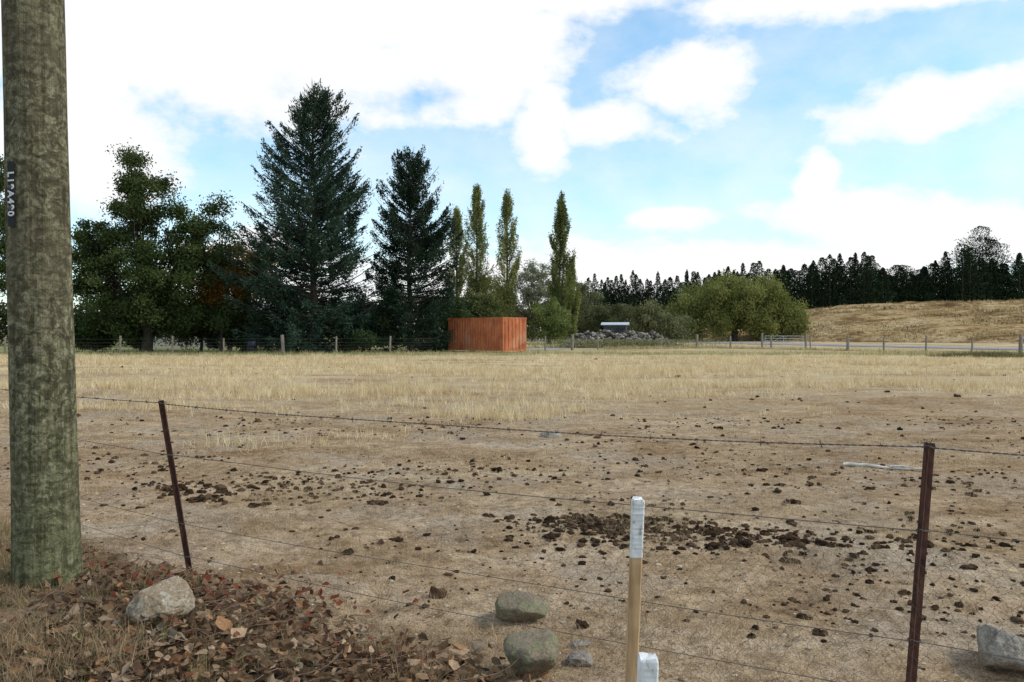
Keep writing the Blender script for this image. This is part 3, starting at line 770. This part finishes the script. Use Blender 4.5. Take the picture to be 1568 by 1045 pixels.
# ------------------------------------------------------------------ stakes
def stake(base, top, w, paint, seed):
    e = empty("wooden_stake", base); base = np.array(base); top = np.array(top)-base
    r2 = np.random.default_rng(seed)
    def part(name, t0, t1, mat, ww, chamf=False):
        n = 30; rows = []
        ts = np.linspace(t0, t1, n)
        c_ = ww/2; b_ = c_*.78
        prof = np.array([(-b_, -c_), (b_, -c_), (c_, -b_), (c_, b_), (b_, c_), (-b_, c_), (-c_, b_), (-c_, -b_)])
        for i, t in enumerate(ts):
            f = 1+.02*r2.normal()
            if chamf and i == n-1: f = .88
            q = top*t; rows.append(np.stack([q[0]+prof[:, 0]*f, q[1]+prof[:, 1]*f, np.full(8, q[2])+r2.normal(size=8)*(.0035 if i == n-1 else 0)], 1))
        V = np.concatenate(rows); k = 8
        F = [[r*k+i, r*k+(i+1) % k, (r+1)*k+(i+1) % k, (r+1)*k+i] for r in range(n-1) for i in range(k)]
        b = (n-1)*k; F += [[b, b+1, b+2, b+3], [b, b+3, b+4, b+7], [b+4, b+5, b+6, b+7]]
        mesh_np(name, V, np.array(F), mat, None, False, e)
    part("shaft", -.05, paint, M_stake, w); part("painted_top", paint-.002, 1, M_spaint, w*1.05, True)
M_stake = simple("pine_stake", [(.3, (.32, .19, .09)), (.5, (.56, .36, .19)), (.75, (.68, .49, .30))], 18, .85, .6, .006, sc=(1, 1, .12))
M_spaint = simple("chipped_white_paint", [(.34, (.26, .20, .14)), (.42, (.62, .60, .57)), (.7, (.80, .80, .79))], 34, .7, .5, .005, sc=(1, 1, .6))
stake((.452, 3.06, 0), (.484, 3.05, .955), .044, .77, 3)
stake((.325, 1.96, 0), (.335, 1.95, .80), .044, .72, 4)

g = Geo(); s = np.linspace(0, 1, 12)
bx = 4.0+.9*s; by = 9.6-.25*s; bz = terrain(bx, by)+.018
tube(g, np.stack([bx, by, np.maximum(bz, bz.mean())+.01*np.sin(s*7)], 1), .024*(1-.55*s)*(1+.1*np.sin(s*20)), 8)
tube(g, [[4.5, 9.46, bz[6]+.02], [4.62, 9.38, bz[7]+.04], [4.72, 9.30, bz[8]+.02]], [.014, .01, .005], 6)
g.out("weathered_branch", simple("bleached_wood", [(.3, (.38, .34, .29)), (.7, (.66, .62, .56))], 20, .8, .3, sc=(.3, 1, 1)), True)

# ------------------------------------------------------------------ grass
def wedge(n, d0, d1, pw=1.0):
    d = d0+(d1-d0)*rng.random(n)**pw; x = rng.uniform(-1, 1, n)*(d*.70+.8); return x, d
def mk(x, y): return np.stack([x, y, terrain(x, y)-.004], 1)
gg = Geo()
x, y = wedge(34000, 3.0, 11, .8)
q = fbm(x/1.1, y/.8, 60, 3)
k = (q+.30*(rng.random(len(x))-.5) > .48) & (berm_s(x, y) < .1); x, y, q = x[k], y[k], q[k]
pal = mixcol((.20, .12, .06), (.74, .57, .36), np.clip(.2+.9*fbm(x/.6, y/.6, 64, 2)*rng.random(len(x))*1.3, 0, 1))
blades(gg, mk(x, y), rng.uniform(.010, .036, len(x))*(1+1.4*(q > .60)), .0024, pal, 8, .022, 1.2)
x, y = wedge(26000, 9, 24, .9)
k = (fbm(x/1.8, y/1.0, 61, 3)+.3*(rng.random(len(x))-.5) > .50); x, y = x[k], y[k]
pal = mixcol((.26, .16, .08), (.82, .65, .40), np.clip(.15+1.1*fbm(x/1.2, y/.8, 65, 2)*rng.random(len(x))*1.4, 0, 1))
blades(gg, mk(x, y), rng.uniform(.02, .06, len(x)), .006, pal, 7, .05, .9)
gg.out("short_dry_grass", M_grass)
gg = Geo()
patches = [(-.75, 15.0, 1.0, .8, 1.6), (.35, 15.6, 1.0, .8, 1.5), (-.1, 17.5, 1.8, .8, 1.1), (-3, 20.5, 5, 1.4, .9), (-3.3, 11.3, .9, .35, .9), (9, 23, 6.5, 1.4, .95), (-11, 23, 5, 1.6, .8), (0, 31, 13, 3.4, .6),
           (17, 40, 13, 3.6, .65), (-18, 40, 12, 4, .6), (3.6, 19, 2.5, .6, .7), (7, 29, 5, 1.6, .65), (4.2, 7.6, .9, .35, .35), (-7.5, 16.5, 1.6, .6, .6), (-1.8, 12.2, .8, .3, .5)]
x, y = wedge(80000, 10, 52, .8)
w_ = np.zeros(len(x))
for (a, b, rx, ry, q) in patches: w_ = np.maximum(w_, q*np.exp(-((x-a)/rx)**2-((y-b)/ry)**2))
w_ = w_*np.clip(3.6*(fbm(x/1.1, y/.55, 71, 3)-.33), .05, 1.5)+.40*sstep(.54, .64, fbm(x/3.0, y/1.1, 77, 3))*sstep(13, 22, y)
k = rng.random(len(x)) < w_; x, y, w2 = x[k], y[k], w_[k]
blades(gg, mk(x, y), rng.uniform(.06, .17, len(x))+.20*np.clip(w2, 0, 1), .005+.00022*y, mixcol((.58, .42, .21), (.93, .79, .52), rng.random(len(x))), 9, .045+.001*y, .42)
x = rng.uniform(-45, 36, 5000); y = 53.5+rng.uniform(-1.5, 3.5, 5000)
blades(gg, mk(x, y), rng.uniform(.08, .35, 5000)*(.5+fbm(x/2, y, 3, 2)), .02, mixcol((.22, .25, .09), (.7, .58, .32), rng.random(5000)), 6, .12, .4)
x = rng.uniform(8, 40, 2500); y = np.interp(x, [8, 18.5, 26, 32, 38], [69, 73, 65, 51, 34])+rng.normal(size=2500)*.5
blades(gg, mk(x, y), rng.uniform(.1, .4, 2500), .022, mixcol((.32, .27, .11), (.75, .6, .34), rng.random(2500)), 6, .12, .4)
x = rng.normal(size=900)*1.3+29; y = rng.normal(size=900)*.7+49
blades(gg, mk(x, y), rng.uniform(.1, .45, 900), .022, mixcol((.10, .10, .045), (.28, .24, .11), rng.random(900)), 8, .12, .6)
gg.out("tall_dry_grass", M_grass)
gg = Geo()
n = 17000; x = rng.uniform(-4.2, .5, n); y = rng.uniform(2.9, 6.3, n); s = berm_s(x, y)
k = (s > -.14) & (s < 2.6) & (fbm(x/.35, y/.35, 83, 3)+.2*rng.random(n) > .47+.17*sstep(-2.4, -1.5, x)); x, y = x[k], y[k]
lv = fbm(x/.5, y/.5, 87, 2)
blades(gg, mk(x, y), rng.uniform(.03, .09, len(x))+.08*(lv > .58), .003, mixcol((.15, .095, .05), (.62, .46, .27), rng.random(len(x))**1.3*.8+.2*lv), 8, .022, 1.1)
k = rng.random(len(x)) < .05; x, y = x[k], y[k]
blades(gg, mk(x, y), rng.uniform(.05, .12, len(x)), .004, mixcol((.14, .18, .06), (.34, .36, .13), rng.random(len(x))), 10, .02, .8)
gg.out("verge_grass", M_grass)

# ------------------------------------------------------------------ clods and crumbs
def sc_pts(n, cx, cy, rx, ry): return rng.normal(size=n)*rx+cx, rng.normal(size=n)*ry+cy
xs_, ys_, ss_ = [], [], []
def addc(x, y, s): xs_.append(x); ys_.append(y); ss_.append(s)
for (n, cx, cy, rx, ry, a, b) in [(230, -2.5, 8.3, .75, .5, .006, .034), (170, -1.7, 8.3, .7, .5, .006, .032), (45, -3.1, 7.9, .45, .3, .01, .05), (560, .75, 6.65, .33, .17, .005, .036),
        (220, 1.6, 6.35, .4, .15, .006, .034), (220, 1.1, 6.1, .5, .2, .005, .034), (110, 2.4, 6.1, .5, .25, .006, .04), (150, 2.3, 4.9, .6, .5, .005, .026), (45, -4.5, 12.8, 1.1, .3, .012, .04),
        (110, -5, 9.2, .9, .6, .008, .045), (110, -.2, 9.0, .9, .5, .006, .036), (80, 4.5, 8.6, .9, .4, .008, .04), (260, 3.4, 6.2, .9, .6, .005, .032), (20, 4, 17, 3, 1, .02, .045), (30, 8, 13, 2.5, 1.2, .02, .045), (70, 2.2, 9.6, 1.6, .6, .008, .035)]:
    x, y = sc_pts(n, cx, cy, rx, ry); addc(x, y, rng.uniform(a, b, n)*rng.uniform(.45, 1.1, n))
x, y = wedge(5200, 4.2, 15, .8); k = fbm(x/1.4, y/1.4, 91, 3)+.3*rng.random(len(x)) > .63; x, y = x[k], y[k]; addc(x, y, rng.exponential(.008, len(x))+.005)
x, y = wedge(260, 13, 45, 1); addc(x, y, rng.exponential(.012, len(x))+.02)
for (cx, cy, r) in [(2.17, 6.26, .07), (1.63, 4.2, .035), (-2.35, 7.3, .07), (-1.25, 7.45, .07), (1.72, 6.0, .07), (1.55, 5.95, .06), (-3.4, 8.0, .1), (-3.0, 7.6, .08), (1.95, 5.6, .05), (-.2, 6.9, .05), (-.9, 6.2, .04), (3.1, 5.4, .05), (.9, 5.5, .03), (2.6, 7.4, .06), (-4.4, 7.8, .08)]:
    n = 16; a = rng.uniform(0, 6.28, n); q = rng.random(n)**.5*r; addc(cx+q*np.cos(a), cy+q*np.sin(a)*.8, rng.uniform(.25, .6, n)*r)
x = np.concatenate(xs_); y = np.concatenate(ys_); s = np.clip(np.concatenate(ss_), .005, .1)
k = berm_s(x, y) < .1; x, y, s = x[k], y[k], s[k]
P = np.stack([x, y, terrain(x, y)+s*.22], 1); g = Geo()
scatter_rocks(g, P, s, mixcol((.022, .014, .009), (.12, .074, .042), rng.random(len(x))**1.2), I2, .72, .20)
g.out("manure_clods", M_clod)
g = Geo(); x, y = wedge(16000, 3.2, 13, .8); s = rng.exponential(.004, len(x))+.0025
P = np.stack([x, y, terrain(x, y)], 1)
scatter_rocks(g, P, np.clip(s, 0, .020), mixcol((.16, .10, .055), (.64, .53, .39), rng.random(len(x))), I1, .6, .15)
g.out("dirt_crumbs", M_clod)

# ------------------------------------------------------------------ dead leaves on the verge
def dead_leaves(name, x, y, size, lift, C):
    n = len(x)
    t = np.array([[0, 0], [-.28, .25], [-.34, .65], [0, 1.0], [.34, .62], [.26, .28]])
    L = np.zeros((n, 6, 3)); L[..., :2] = t; L[..., 1] -= .5
    L[..., :2] *= 1+.16*rng.normal(size=(n, 6, 2))
    fold = rng.uniform(-.1, .75, n)[:, None]; curl = rng.uniform(-.5, 1.0, n)[:, None]
    L[..., 2] = fold*np.abs(L[..., 0])+curl*(L[..., 1])**2+.05*rng.normal(size=(n, 6))
    L *= size[:, None, None]
    ax = rng.normal(size=n)*.5; ay = rng.normal(size=n)*.5; a = rng.uniform(0, 6.28, n)
    def rot(L, i, j, an):
        c, s = np.cos(an)[:, None], np.sin(an)[:, None]; A_, B_ = L[..., i].copy(), L[..., j].copy()
        L[..., i] = A_*c-B_*s; L[..., j] = A_*s+B_*c
    rot(L, 1, 2, ax); rot(L, 0, 2, ay); rot(L, 0, 1, a)
    L += np.stack([x, y, terrain(x, y)+lift], 1)[:, None]
    b = np.arange(n)[:, None]*6
    F = np.concatenate([b+np.array([[0, 1, 2, 3]]), b+np.array([[0, 3, 4, 5]])])
    g = Geo(); g.add(L.reshape(-1, 3), F, np.repeat(C, 6, axis=0)); g.out(name, M_deadleaf)
n = 26000; x = rng.uniform(-3.8, 1.2, n); y = rng.uniform(2.8, 6, n); s = berm_s(x, y)
dn = sstep(-.34, .15, s)*(.16+.84*sstep(-2.7, -1.7, x))*(.35+.9*fbm(x/.4, y/.4, 95, 2))
k = rng.random(n) < dn*.85; x, y = x[k], y[k]; n = len(x)
pal = np.array([[.19, .115, .065], [.29, .18, .10], [.44, .31, .20], [.11, .065, .04], [.22, .09, .05], [.46, .23, .11]])
C = pal[rng.choice(6, n, p=[.30, .28, .17, .17, .05, .03])]*rng.uniform(.65, 1.2, (n, 1))
dead_leaves("dead_leaves", x, y, rng.uniform(.026, .072, n), rng.uniform(.006, .06, n), C)
n = 18; x = rng.uniform(-1.6, .2, n); y = 3.62+rng.uniform(0, .35, n)
dead_leaves("large_dead_leaves", x, y, rng.uniform(.08, .115, n), rng.uniform(.03, .05, n), np.array([[.50, .34, .21], [.42, .22, .11], [.36, .27, .18]])[rng.choice(3, n)])
g = Geo()
for i in range(220):
    b = np.array([rng.normal()*.8-1.7, 0, 0]); b[1] = 5.69-(b[0]+3.05)*.7357-.25+rng.normal()*.25-.15; b[2] = tz(b[0], b[1]); a = rng.uniform(0, 6.28); L = rng.uniform(.15, .45)
    s = np.linspace(0, 1, 7); pt = b+np.stack([np.cos(a+s)*L*s, np.sin(a+s)*L*s, L*(.6*s-.45*s*s)+.015*np.sin(s*7)], 1)
    tube(g, pt, .003*(1-.7*s), 4)
g.out("dead_vine", simple("vine", [(.3, (.10, .06, .04)), (.7, (.26, .17, .11))], 20, .8, 0))
n = 260; x = rng.normal(size=n)*.45-1.7; y = rng.normal(size=n)*.2+4.55
dead_leaves("vine_leaves", x, y, rng.uniform(.03, .065, n), rng.uniform(.01, .12, n), np.array([[.24, .07, .04], [.17, .08, .05], [.26, .15, .09], [.20, .12, .08]])[rng.choice(4, n)]*rng.uniform(.6, 1.2, (n, 1)))

# ------------------------------------------------------------------ sky with clouds
SUN = Vector((.72, -.06, .69)).normalized()
w = bpy.data.worlds.new("World"); scene.world = w; w.use_nodes = True
nt = w.node_tree; nt.nodes.clear()
out = nt.nodes.new("ShaderNodeOutputWorld")
sky = nt.nodes.new("ShaderNodeTexSky"); sky.sky_type = 'NISHITA'; sky.sun_disc = False
sky.sun_elevation = math.asin(SUN.z); sky.sun_rotation = math.atan2(SUN.x, SUN.y); sky.air_density = 1.0; sky.dust_density = .5; sky.ozone_density = 1.0
bg = nt.nodes.new("ShaderNodeBackground"); bg.inputs[1].default_value = .15
nt.links.new(mix(nt, 1.0, sky.outputs[0], (1.1, 1.48, 1.5), 'MULTIPLY'), bg.inputs[0])
tc = nt.nodes.new("ShaderNodeTexCoord").outputs["Generated"]
sp = nt.nodes.new("ShaderNodeSeparateXYZ"); nt.links.new(tc, sp.inputs[0])
az = mth(nt, 'MULTIPLY', mth(nt, 'ARCTAN2', sp.outputs[0], sp.outputs[1]), 57.2958)
el = mth(nt, 'MULTIPLY', mth(nt, 'ARCSINE', sp.outputs[2]), 57.2958)
cv = scalev(nt, tc, (1, 1, 1.7))
w1 = nz(nt, 5, 2, .5, cv); w2 = nz(nt, 5.3, 2, .5, scalev(nt, tc, (1.1, .9, 2)))
az = mth(nt, 'ADD', az, mth(nt, 'MULTIPLY', mth(nt, 'SUBTRACT', w1, .5), 6.0))
el = mth(nt, 'ADD', el, mth(nt, 'MULTIPLY', mth(nt, 'SUBTRACT', w2, .5), 3.5))
cb = nt.nodes.new("ShaderNodeCombineXYZ"); nt.links.new(az, cb.inputs[0]); nt.links.new(el, cb.inputs[1])
blobs = [(-22, 21, 20, 8.0, 1.1), (-3, 21.0, 8, 6.4, 1.1), (-5, 32, 50, 8, 1.1), (-29, 11, 7, 5, .9), (2.5, 15.0, 2.6, 3.8, .9), (12, 17.2, 5.4, 2.7, .95), (8, 14.8, 5, 1.8, .75), (27, 14.2, 6.2, 2.1, .98),
         (26, 21.2, 14, 1.8, .9), (7, 23.5, 12, 2.3, .95), (20.7, 9.8, 1.6, 2.0, .9), (24, 7.2, 7, 2.2, 1), (31, 6, 8, 2.6, .9), (10, 7.6, 5, .9, .6), (10, 3.6, 28, 3.0, .85), (-16, 3, 10, 4, .8),
         (120, 30, 60, 14, .7), (-110, 35, 50, 18, .8)]
cur = None
for (a, e2, rx, ry, q) in blobs:
    s1 = nt.nodes.new("ShaderNodeVectorMath"); s1.operation = 'MULTIPLY_ADD'; nt.links.new(cb.outputs[0], s1.inputs[0]); s1.inputs[1].default_value = (1/rx, 1/ry, 0); s1.inputs[2].default_value = (-a/rx, -e2/ry, 0)
    s3 = nt.nodes.new("ShaderNodeVectorMath"); s3.operation = 'LENGTH'; nt.links.new(s1.outputs[0], s3.inputs[0])
    v = mth(nt, 'MULTIPLY_ADD', s3.outputs["Value"], -q, 1.45*q)
    cur = v if cur is None else mth(nt, 'MAXIMUM', cur, v)
cur = mth(nt, 'MAXIMUM', cur, -.2)
f1 = nz(nt, 10, 5, .6, cv)
dens = mth(nt, 'ADD', cur, mth(nt, 'MULTIPLY', mth(nt, 'SUBTRACT', f1, .5), 1.8))
mk_ = maprange(nt, dens, .08, .78, 0, 1, True)
veil = mth(nt, 'ADD', maprange(nt, el, 0, 26, .48, .12), mth(nt, 'MULTIPLY', mth(nt, 'SUBTRACT', f1, .45), .8), clamp=True)
mk_ = mth(nt, 'MAXIMUM', mk_, veil)
bgc = nt.nodes.new("ShaderNodeBackground"); bgc.inputs[1].default_value = 1.06
shade = ramp(nt, w1, [(.3, (.93, .95, .97)), (.55, (1, 1, 1))])
nt.links.new(shade, bgc.inputs[0])
ms = nt.nodes.new("ShaderNodeMixShader"); nt.links.new(mk_, ms.inputs[0]); nt.links.new(bg.outputs[0], ms.inputs[1]); nt.links.new(bgc.outputs[0], ms.inputs[2])
nt.links.new(ms.outputs[0], out.inputs[0])

sl = bpy.data.lights.new("sun", 'SUN'); sl.energy = 2.3; sl.angle = math.radians(8); sl.color = (1, .95, .87)
so = bpy.data.objects.new("sun", sl); link(so); so.rotation_euler = SUN.to_track_quat('Z', 'Y').to_euler(); so.location = (20, 0, 30)

cam = bpy.data.cameras.new("camera"); cam.lens = 28; cam.sensor_width = 36; cam.clip_end = 3000; cam.clip_start = .05
co = bpy.data.objects.new("camera", cam); link(co); co.location = (0, 0, 1.6); co.rotation_euler = (math.radians(90-.73), 0, 0)
scene.camera = co
scene.view_settings.view_transform = 'Standard'; scene.view_settings.look = 'None'; scene.view_settings.exposure = 0
